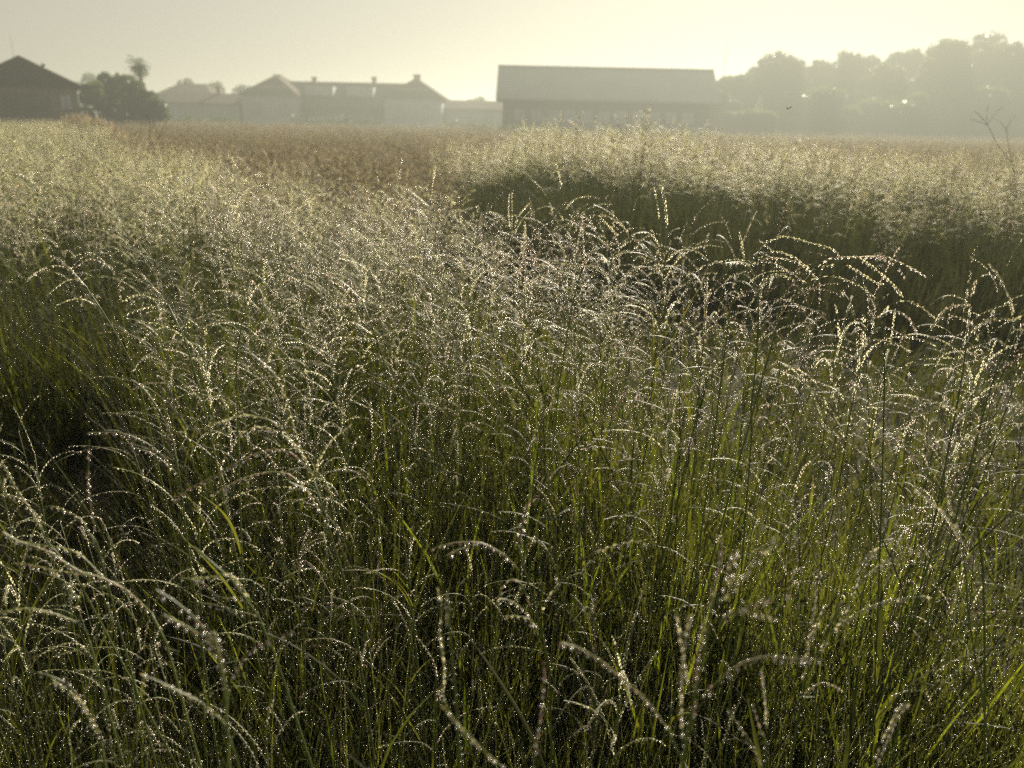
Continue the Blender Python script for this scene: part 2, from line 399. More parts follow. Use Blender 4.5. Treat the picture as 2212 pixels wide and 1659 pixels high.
# gabled building at the far left
Y = 60; xm = X(67, Y); xr = X(178, Y); hw = xr - xm; zr = Z(67, 120, Y); ze = zr - (Z(67, 120, Y) - Z(178, 184, Y))
YA = math.hypot(xm, Y); AZ = math.atan2(-xm, Y)
b = empty('gabled_building', (xm, Y, 0), label='dark gable-fronted building cut by the left edge of the photo', cat='building')
hw *= math.cos(AZ) * 1.12; h = hw
w_ = MB(); walls(w_, -h + .3, h - .3, 0, 14, ze - .1, zr - .35, 'y'); w_.build('wall', M_BRICKISH, b)
r_ = MB(); gable(r_, -h + .1, h - .1, 0, 14, ze, zr, 'y', over=.25); r_.build('roof', M_ROOF, b)
for px, p0, p1 in ((3, 152, 133), (118, 155, 138)):
    v = MB(); x = (X(px, Y) - xm) * math.cos(AZ); z0 = Z(px, p0, Y); z1 = Z(px, p1, Y)
    v.tube([(x, 1.5, z0 - .5), (x, 1.5, z1)], .10, 0, 8); v.tube([(x, 1.5, z1), (x, 1.5, z1 + .12)], .18, 0, 8)
    v.build('vent_pipe', M_IRON, b)
v = MB(); v.tube([(-.3, 2, zr - .5), (-.3, 2, Z(57, 72, Y + 2))], .012, 0, 6); v.build('antenna', M_IRON, b)
d_ = MB(); d_.box(-1.5, 1.5, -.08, -.005, 0, 3.0)
for k in range(5): d_.box(-1.45 + k * .6, -1.36 + k * .6, -.11, -.083, .05, 2.95)
d_.build('door', M_WOOD, b)
for k in (-1, 1): window(b, k * 2.6, 2.4, 0, .9, 1.2, M_GLASS, M_WOOD)
window(b, 0, 4.1, 0, 1.0, .8, M_GLASS, M_WOOD)
b.rotation_euler.z = AZ

# small hip-roofed house behind
Y = 128; x0, x1 = X(346, Y), X(462, Y); ze = Z(400, 205, Y); zr = Z(400, 178, Y)
b = empty('hip_roofed_house', (0, 0, 0), label='small house with hipped roof and pale wall between the dark trees and the low house', cat='house')
w_ = MB(); walls(w_, x0, x1, Y, Y + 8, ze - .1); w_.build('wall', M_PALE, b)
r_ = MB(); gable(r_, x0, x1, Y, Y + 8, ze, zr, 'x', hip=2.6); r_.build('roof', M_ROOF, b)
for f in (.2, .5, .8): window(b, x0 + (x1 - x0) * f, ze - 1.3, Y, 1.0, 1.2, M_GLASS, M_WOOD)

# low long house
Y = 112; x0, x1 = X(352, Y), X(519, Y); ze = Z(430, 222, Y); zr = Z(430, 199, Y)
b = empty('low_house', (0, 0, 0), label='long low house with dark roof left of the two-winged house', cat='house')
w_ = MB(); walls(w_, x0, x1, Y, Y + 7, ze - .1, zr - .3, 'x'); w_.build('wall', M_PALE, b)
r_ = MB(); gable(r_, x0, x1, Y, Y + 7, ze, zr, 'x', hip=.8); r_.build('roof', M_ROOF, b)
chimney(b, X(478, Y + 3), Y + 3.5, zr - .4, Z(478, 187, Y + 3), .6)
for k in range(6): window(b, x0 + (x1 - x0) * (k + .6) / 6.2, ze - 1.25, Y, 1.1, 1.3, M_GLASS, M_WOOD)

# big house with two projecting wings
Y = 112
b = empty('winged_house', (0, 0, 0), label='long two-storey house with two pale hip-roofed wings and four chimneys', cat='house')
xl0, xl1 = X(527, Y), X(644, Y); xr0, xr1 = X(832, Y), X(955, Y)
zeL, zeR = Z(585, 203, Y), Z(900, 211, Y); ze = (zeL + zeR) / 2; zr = Z(750, 177, Y + 6) 
w_ = MB(); walls(w_, xl1 - 1, xr0 + 1, Y + 3, Y + 11, ze - 1.6); w_.build('wall', M_BRICKISH, b)
w_ = MB(); walls(w_, xl0, xl1, Y, Y + 12, ze - .1); w_.build('wing_wall', M_PALE, b)
w_ = MB(); walls(w_, xr0, xr1, Y, Y + 12, ze - .1); w_.build('wing_wall', M_PALE, b)
r_ = MB(); gable(r_, xl1 - 3, xr0 + 3, Y + 2.4, Y + 11.4, ze - 1.5, zr, 'x'); r_.build('roof', M_ROOF, b)
zt = Z(600, 163, Y + 5)
for a0, a1 in ((xl0, xl1), (xr0, xr1)):
    r_ = MB(); gable(r_, a0, a1, Y, Y + 12, ze, zt, 'y', hip=4.2); r_.build('wing_roof', M_ROOF, b)
    xc = (a0 + a1) / 2
    dm = MB(); dm.box(xc - 1.9, xc + 1.9, Y + 1.2, Y + 4.5, ze, ze + 1.15); dm.build('dormer', M_PALE, b)
    window(b, xc, ze + .62, Y + 1.2, 2.6, .75)
    for k in (-1, 1): window(b, xc + k * 2.1, ze - 2.0, Y, 1.2, 1.5, M_GLASS, M_WOOD)
for px in (685, 812): chimney(b, X(px, Y + 6.5), Y + 6.6, zr - .6, Z(px, 168, Y + 6.5), .6)
for px in (607, 903): chimney(b, X(px, Y + 5), Y + 5.2, zt - 1.2, Z(px, 163, Y + 5), .9)
for px0, px1 in ((662, 722), (752, 808)):
    x0, x1 = X(px0, Y + 3), X(px1, Y + 3)
    dm = MB(); dm.box(x0, x1, Y + 3.4, Y + 6, ze + .1, ze + 1.35); dm.build('dormer', M_PALE, b)
    window(b, (x0 + x1) / 2, ze + .75, Y + 3.4, (x1 - x0) * .7, .8)
d_ = MB(); xc = X(732, Y + 3); d_.box(xc - .6, xc + .6, Y + 2.9, Y + 2.995, 0, 2.2); d_.build('door', M_FRAME, b)

# low annexe between the big house and the barn
Y = 114; x0, x1 = X(962, Y), X(1110, Y); ze = Z(1030, 236, Y); zr = Z(1030, 216, Y)
b = empty('low_annexe', (0, 0, 0), label='low annexe between the two-winged house and the big barn', cat='building')
w_ = MB(); walls(w_, x0, x1, Y, Y + 6, ze - .1, zr - .3, 'x'); w_.build('wall', M_PALE, b)
r_ = MB(); gable(r_, x0, x1, Y, Y + 6, ze, zr, 'x'); r_.build('roof', M_ROOF, b)
for k in range(4): window(b, x0 + (x1 - x0) * (k + .6) / 4.2, ze - 1.2, Y, 1.1, 1.2, M_GLASS, M_WOOD)

# barn
Y = 80; D = 7.5; x0, x1 = X(1071, Y, 212), X(1557, Y, 221); ze = Z(1310, 216, Y); zr = Z(1310, 147, Y + D / 2)
b = empty('barn', (0, 0, 0), label='big barn with plain pale sheet roof standing before the right-hand pines', cat='barn')
w_ = MB(); walls(w_, x0 + .7, x1 - 1.1, Y + .5, Y + D - .5, ze - .15, zr - .6, 'x'); w_.build('wall', M_WOOD, b)
r_ = MB(); gable(r_, x0 + .3, x1 - .3, Y, Y + D, ze, zr, 'x', hip=.12, over=.3, t=.2)
r_.build('roof', M_METAL, b)
rr = MB(); rr.box(x0 + .1, x1 - .1, Y + D/2 - .18, Y + D/2 + .18, zr + .003, zr + .09); rr.build('ridge_cap', M_METAL, b)
nwin = 11
for k in range(nwin): window(b, x0 + 1.6 + (x1 - x0 - 3.8) * (k + .5) / nwin, 2.35, Y + .5, 1.25, 1.25, M_GLASS, M_WOOD)
for f in (.28, .72):
    xc = x0 + (x1 - x0) * f
v = MB(); x = X(1553, Y + 8); v.tube([(x, Y + 8.5, 0), (x, Y + 8.5, Z(1553, 92, Y + 8))], .03, 0, 6)
tag(v.build('antenna_mast', M_IRON), 'thin mast behind the right end of the barn roof', 'mast')

# ---------------------------------------------------------------- trees
def crown_mesh(lobes, n, leaf, seed):
    """leaf clumps spread through overlapping lobes (x, y, z, rx, ry, rz)"""
    rg = np.random.default_rng(seed); mb = MB()
    vol = np.array([l[3] * l[4] * l[5] for l in lobes]) ** .6; vol /= vol.sum()
    idx = rg.choice(len(lobes), n, p=vol)
    L = np.array(lobes)[idx]
    d = rg.normal(size=(n, 3)); d /= np.linalg.norm(d, axis=1)[:, None]
    rad = rg.uniform(.45, 1.0, n) ** .6 * (1 + rg.normal(0, .06, n))
    C = L[:, :3] + d * rad[:, None] * L[:, 3:6]
    # each clump is a bent pair of leaf faces at a free angle
    A = rg.normal(size=(n, 3)); A /= np.linalg.norm(A, axis=1)[:, None]
    B = np.cross(A, rg.normal(size=(n, 3))); B /= np.linalg.norm(B, axis=1)[:, None]
    s = leaf * rg.uniform(.5, 1.4, n)[:, None]
    V = np.stack([C - A * s, C - B * s * .55, C + A * s, C + B * s * .55], 1).reshape(-1, 3)
    mb.add(V, [(4 * i, 4 * i + 1, 4 * i + 2, 4 * i + 3) for i in range(n)], 0, False)
    return mb
def tree(name, x, y, h, w, label, group, seed, kind='round', trunk=.35, n=5000, leaf=.22):
    rg = random.Random(seed)
    root = empty(name, (x, y, 0), label=label, cat='tree', group=group)
    lobes = []
    if kind == 'pine':            # umbrella crown high on a bare leaning trunk
        cz = h * .70
        for i in range(13):
            a = rg.uniform(0, 6.28); r = rg.uniform(0, .8) * w / 2
            lobes.append((math.cos(a) * r, math.sin(a) * r * .8, cz + rg.uniform(-.12, .24) * h * (1 - r / w), w * rg.uniform(.14, .26), w * rg.uniform(.14, .26), h * rg.uniform(.07, .13)))
        for i in range(20):
            a = rg.uniform(0, 6.28); r = rg.uniform(.3, 1.0) * w / 2; q = rg.uniform(.06, .12) * w
            lobes.append((math.cos(a) * r, math.sin(a) * r * .8, cz + (rg.uniform(-.1, .30) * (1.1 - r / w * 1.2)) * h, q, q, q * rg.uniform(.5, .9)))
        for i in range(6):
            a = rg.uniform(0, 6.28); r = rg.uniform(.1, .7) * w / 2
            lobes.append((math.cos(a) * r, math.sin(a) * r, h * rg.uniform(.3, .6), w * rg.uniform(.14, .24), w * .2, h * rg.uniform(.08, .14)))
    elif kind == 'bush':
        for i in range(22):
            a = rg.uniform(0, 6.28); r = rg.uniform(0, .8) * w / 2; zz = rg.choice((.06, .12, .2, .35, .5, .65, .8))
            k = 1 - .5 * max(0, zz - .5) / .5
            lobes.append((math.cos(a) * r * k, math.sin(a) * r * k, h * zz, w * rg.uniform(.16, .27) * k, w * rg.uniform(.15, .25), h * rg.uniform(.12, .17)))
    else:
        for i in range(16):
            a = rg.uniform(0, 6.28); r = rg.uniform(0, .75) * w / 2; zz = rg.uniform(.25, .86)
            k = 1 - .5 * max(0, zz - .6) / .4
            lobes.append((math.cos(a) * r * k, math.sin(a) * r * k, h * zz, w * rg.uniform(.15, .27) * k, w * rg.uniform(.15, .25), h * rg.uniform(.10, .16)))
    crown_mesh(lobes, n, leaf, seed).build('crown', M_TREE, root)
    t = MB(); lx, ly = rg.uniform(-.5, .5), rg.uniform(-.3, .3); fork = h * (.45 if kind == 'pine' else .3)
    c, _ = curve([(0, 0, -.2), (lx * .3, ly * .3, fork * .5), (lx, ly, fork)], 8)
    t.tube(c, [trunk * (1 - .35 * k / 7) for k in range(8)], 0, 8)
    for l in lobes[:9]:
        p = (lx, ly, fork * rg.uniform(.75, 1)); q = (l[0], l[1], l[2])
        mid = ((p[0] + q[0]) / 2, (p[1] + q[1]) / 2, (p[2] + q[2]) / 2 - .2)
        c, _ = curve([p, mid, q], 6); t.tube(c, [trunk * .45 * (1 - .14 * k) for k in range(6)], 0, 5)
    t.build('trunk', M_BARK, root)
    return root
GP = 'pines and round trees behind the right side of the field'
pines = [ # px of crown centre, py of crown top, distance, crown width m, label
 (1610, 150, 98, 6.0, 'pine', 'leftmost and lowest pine, just right of the barn roof end'),
 (1690, 117, 100, 8.0, 'pine', 'pine with domed crown, second right of the barn'),
 (1758, 126, 104, 6.0, 'pine', 'smaller pine whose crown ends at the first dip in the treeline'),
 (1840, 106, 106, 8.5, 'pine', 'pine with one knob on top, right of the first dip in the treeline'),
 (1912, 124, 100, 6.5, 'round', 'broad crowned tree with a bright gap of sky in it, mid treeline'),
 (1965, 110, 108, 6.5, 'pine', 'pine with ragged top left of the step up in the treeline'),
 (2010, 118, 98, 6.0, 'round', 'lower round tree at the foot of the step in the treeline'),
 (2062, 78, 102, 7.5, 'pine', 'tall pine that forms the step up in the treeline'),
 (2130, 74, 106, 8.5, 'pine', 'tallest pine with a broad flat crown near the right edge'),
 (2205, 84, 100, 8.0, 'pine', 'tall pine cut by the right edge of the photo'),
 (2285, 60, 104, 9.0, 'pine', 'tall pine beyond the right edge of the photo')]
for i, (px, py, Y, w, kd, lb) in enumerate(pines[:10]):
    p = at(px, py, Y); tree('pine_tree' if kd == 'pine' else 'leafy_tree', p.x, Y, p.z, w, lb, GP, 100 + i, kd, .3, 12000, .24)
under = [(1556, 192, 92, 7, 'low bushy tree just right of the barn wall'), (1580, 240, 88, 4.5, 'small bush touching the right end of the barn wall'), (1630, 236, 86, 6, 'lowest bush at the foot of the pines nearest the barn'), (1700, 195, 95, 10, 'wide low tree under the domed pine'), (1790, 185, 92, 9, 'low tree filling the first dip of the treeline'),
         (1880, 190, 96, 10, 'low tree under the knobbed pine'), (1970, 195, 92, 9, 'low tree left of the tall pines'), (2060, 180, 94, 10, 'low tree under the step in the treeline'), (2150, 180, 92, 10, 'low tree under the tallest pine'), (2230, 180, 95, 9, 'low tree at the right edge of the photo')]
for i, (px, py, Y, w, lb) in enumerate(under):
    p = at(px, py, Y); tree('bushy_tree', p.x, Y, p.z, w, lb, 'low trees under the pines', 200 + i, 'bush', .22, 13000, .28)
back = [(1625, 188, 'wide back-row tree behind the leftmost pines'), (1740, 186, 'wide back-row tree behind the first dip of the treeline'), (1860, 178, 'wide back-row tree behind the knobbed pine'), (1975, 176, 'wide back-row tree left of the step in the treeline'), (2085, 168, 'wide back-row tree behind the step in the treeline'), (2195, 168, 'wide back-row tree behind the right edge of the treeline')]
for i, (px, py, lb) in enumerate(back):
    p = at(px, py, 116); tree('broad_tree', p.x, 116, p.z, 12.5, lb, 'trees in the back row behind the pines', 250 + i, 'bush', .3, 15000, .42)
GL = 'dark trees beside the gabled building'
for i, (px, py, Y, w, lb) in enumerate([(208, 170, 70, 3.8, 'dark tree whose crown touches the gable roof of the left building'), (250, 150, 72, 4.2, 'highest dark tree, left of the palm'), (298, 166, 70, 3.6, 'dark tree below and in front of the palm')]):
    p = at(px, py, Y); tree('broad_tree', p.x, Y, p.z, w, lb, GL, 300 + i, 'bush', .22, 8000, .17)
GF = 'faint round trees far behind the houses'
for i, (px, py, Y, w, lb) in enumerate([(183, 150, 150, 6.5, 'faint round tree behind the right slope of the left gable'), (402, 164, 150, 5, 'faint small tree above the hip-roofed house'), (468, 166, 160, 6, 'faint round tree above the chimney of the low house'),
                                        (528, 181, 160, 6, 'faint tree at the left corner of the two-winged house'), (1040, 204, 165, 7, 'faint tree above the low annexe, left of the barn')]):
    p = at(px, py, Y); tree('round_tree', p.x, Y, p.z, w, lb, GF, 400 + i, 'round', .3, 2500, .3)
# palm
Y = 76; top = at(299, 140, Y)
root = empty('palm_tree', (top.x, Y, 0), label='palm tree rising above the dark trees on the left', cat='tree')
t = MB(); c, _ = curve([(0, 0, -.2), (.12, 0, top.z * .5), (0, 0, top.z - .1)], 14); t.tube(c, [.2 - .004 * k + (.015 if k % 2 else 0) for k in range(14)], 0, 8); t.build('trunk', M_BARK, root)
cm = MB()
for i in range(46):
    az = random.uniform(0, 6.28); A = arch((0, 0, top.z - .1), az, R(random.uniform(-35, 85)), random.uniform(.95, 1.4), R(random.uniform(60, 120)))
    q, _ = curve(A, 12); cm.tube(q, .012, 0, 3, False)
    side = np.array((-math.sin(az), math.cos(az), 0))
    for k in range(2, 12):
        for s in (-1, 1):
            dr = side * s * .22 + np.array((math.cos(az) * .08, math.sin(az) * .08, -.10))
            cm.add([q[k], q[k] + dr * .5 + (0, 0, .02), q[k] + dr, q[k] + dr * .5 - (0, 0, .03)], [(0, 1, 2, 3)], 0, False)
cm.build('crown', M_TREE, root)
# bramble bank
p = at(262, 246, 26)
rb = crown_mesh([(i * .42 - 1.6, random.uniform(-.3, .3), .42 + .16 * math.sin(i * .9) - .05 * i, .55, .6, .62 - .05 * i) for i in range(8)], 9000, .045, 55)
bb = rb.build('bramble_bush', M_DRY); bb.location = (p.x, 26, 0); bb.scale = (1.1, 1, 1.42)
tag(bb, 'low brown bramble mound in front of the dark trees on the left', 'bush')

# hedges at the foot of the houses
for i, (p0, p1, Y, h, lb) in enumerate([(350, 520, 104, 1.7, 'low dark hedge along the foot of the low long house'), (640, 835, 103, 2.2, 'hedge between the two pale wings of the long house'), (960, 1090, 104, 1.8, 'hedge in front of the low annexe'), (1090, 1540, 72, 1.35, 'low rough hedge along the foot of the barn wall')]):
    x0, x1 = X(p0, Y), X(p1, Y); n = int((x1 - x0) / .9)
    L = [(k * .9, random.uniform(-.3, .3), h * .5 * random.uniform(.6, 1.1), .8, .6, h * random.uniform(.38, .6)) for k in range(n)]
    o = crown_mesh(L, n * 450, .13, 70 + i).build('hedge', M_TREE, loc=(x0, Y, 0)); tag(o, lb, 'hedge', 'hedges at the foot of the far buildings')
# bare forked weed stalks standing above the grass
def weed(Y, base, stem, forks, lb, r=.004, cat='weed'):
    P = [at(*q, Y) for q in stem]
    root = empty('dead_weed', (P[0].x, Y, 0), label=lb, cat=cat, group='bare weed stalks above the grass')
    off = np.array((P[0].x, Y, 0))
    s_ = MB(); c, _ = curve([(P[0].x, Y, -.05)] + P, 12); s_.tube(c - off, [r * (1 - .5 * k / 11) for k in range(12)], 0, 5); s_.build('stem', M_DEAD, root)
    for f in forks:
        q, _ = curve([at(x, y, Y + random.uniform(-.05, .05) * (k > 0)) for k, (x, y) in enumerate(f)], 8)
        g = MB(); g.tube(q - off, [r * .55 * (1 - .6 * k / 7) for k in range(8)], 0, 4)
        for k in (5, 6, 7): g.blob(q[k] - off, q[7] - q[5], r * 2.2, r * 1.0, 0)
        g.build('branch', M_DEAD, root)
weed(4.2, None, [(2195, 420), (2172, 350), (2145, 290), (2131, 265)], [[(2131, 268), (2112, 262), (2098, 258)], [(2132, 265), (2131, 245), (2136, 225)], [(2133, 268), (2150, 245), (2165, 233)], [(2128, 262), (2112, 245), (2105, 238)]], 'bare four-forked weed stalk leaning left near the right edge, the taller of two', .0022)
weed(4.6, None, [(2184, 420), (2182, 340), (2176, 285), (2174, 278)], [[(2174, 280), (2160, 262), (2150, 258)], [(2175, 279), (2184, 260), (2192, 252)]], 'bare weed stalk forked in a Y at the right edge, the shorter of two', .0022)
weed(6.5, None, [(332, 330), (345, 300), (355, 270)], [[(355, 271), (363, 258), (371, 250)], [(345, 300), (338, 280), (330, 262)]], 'dark forked weed stalk above the left grass, right of the brown bramble', .0032)
weed(7.0, None, [(318, 330), (322, 300), (325, 268)], [[(325, 270), (320, 258), (317, 248)], [(324, 285), (330, 276), (336, 270)]], 'short dark weed stalk just left of the forked one above the left grass', .0035)

# insect in the air before the pines
p = at(1703, 233, 3.2)
root = empty('insect', p, label='small dark insect flying in front of the pines', cat='insect')
g = MB(); g.blob((0, 0, 0), (1, 0, .5), .0085, .0035, 0, True); g.blob((.009, 0, .0045), (1, 0, .5), .003, .003, 0, True); g.build('body', M_BUG, root)
for s in (-1, 1):
    g = MB(); g.strip([(0, 0, .003), (-.004, s * .004, .007), (-.008, s * .009, .010)], [.0012, .003, .0012], (1, 0, 0), 0); g.build('wing', M_WING, root)

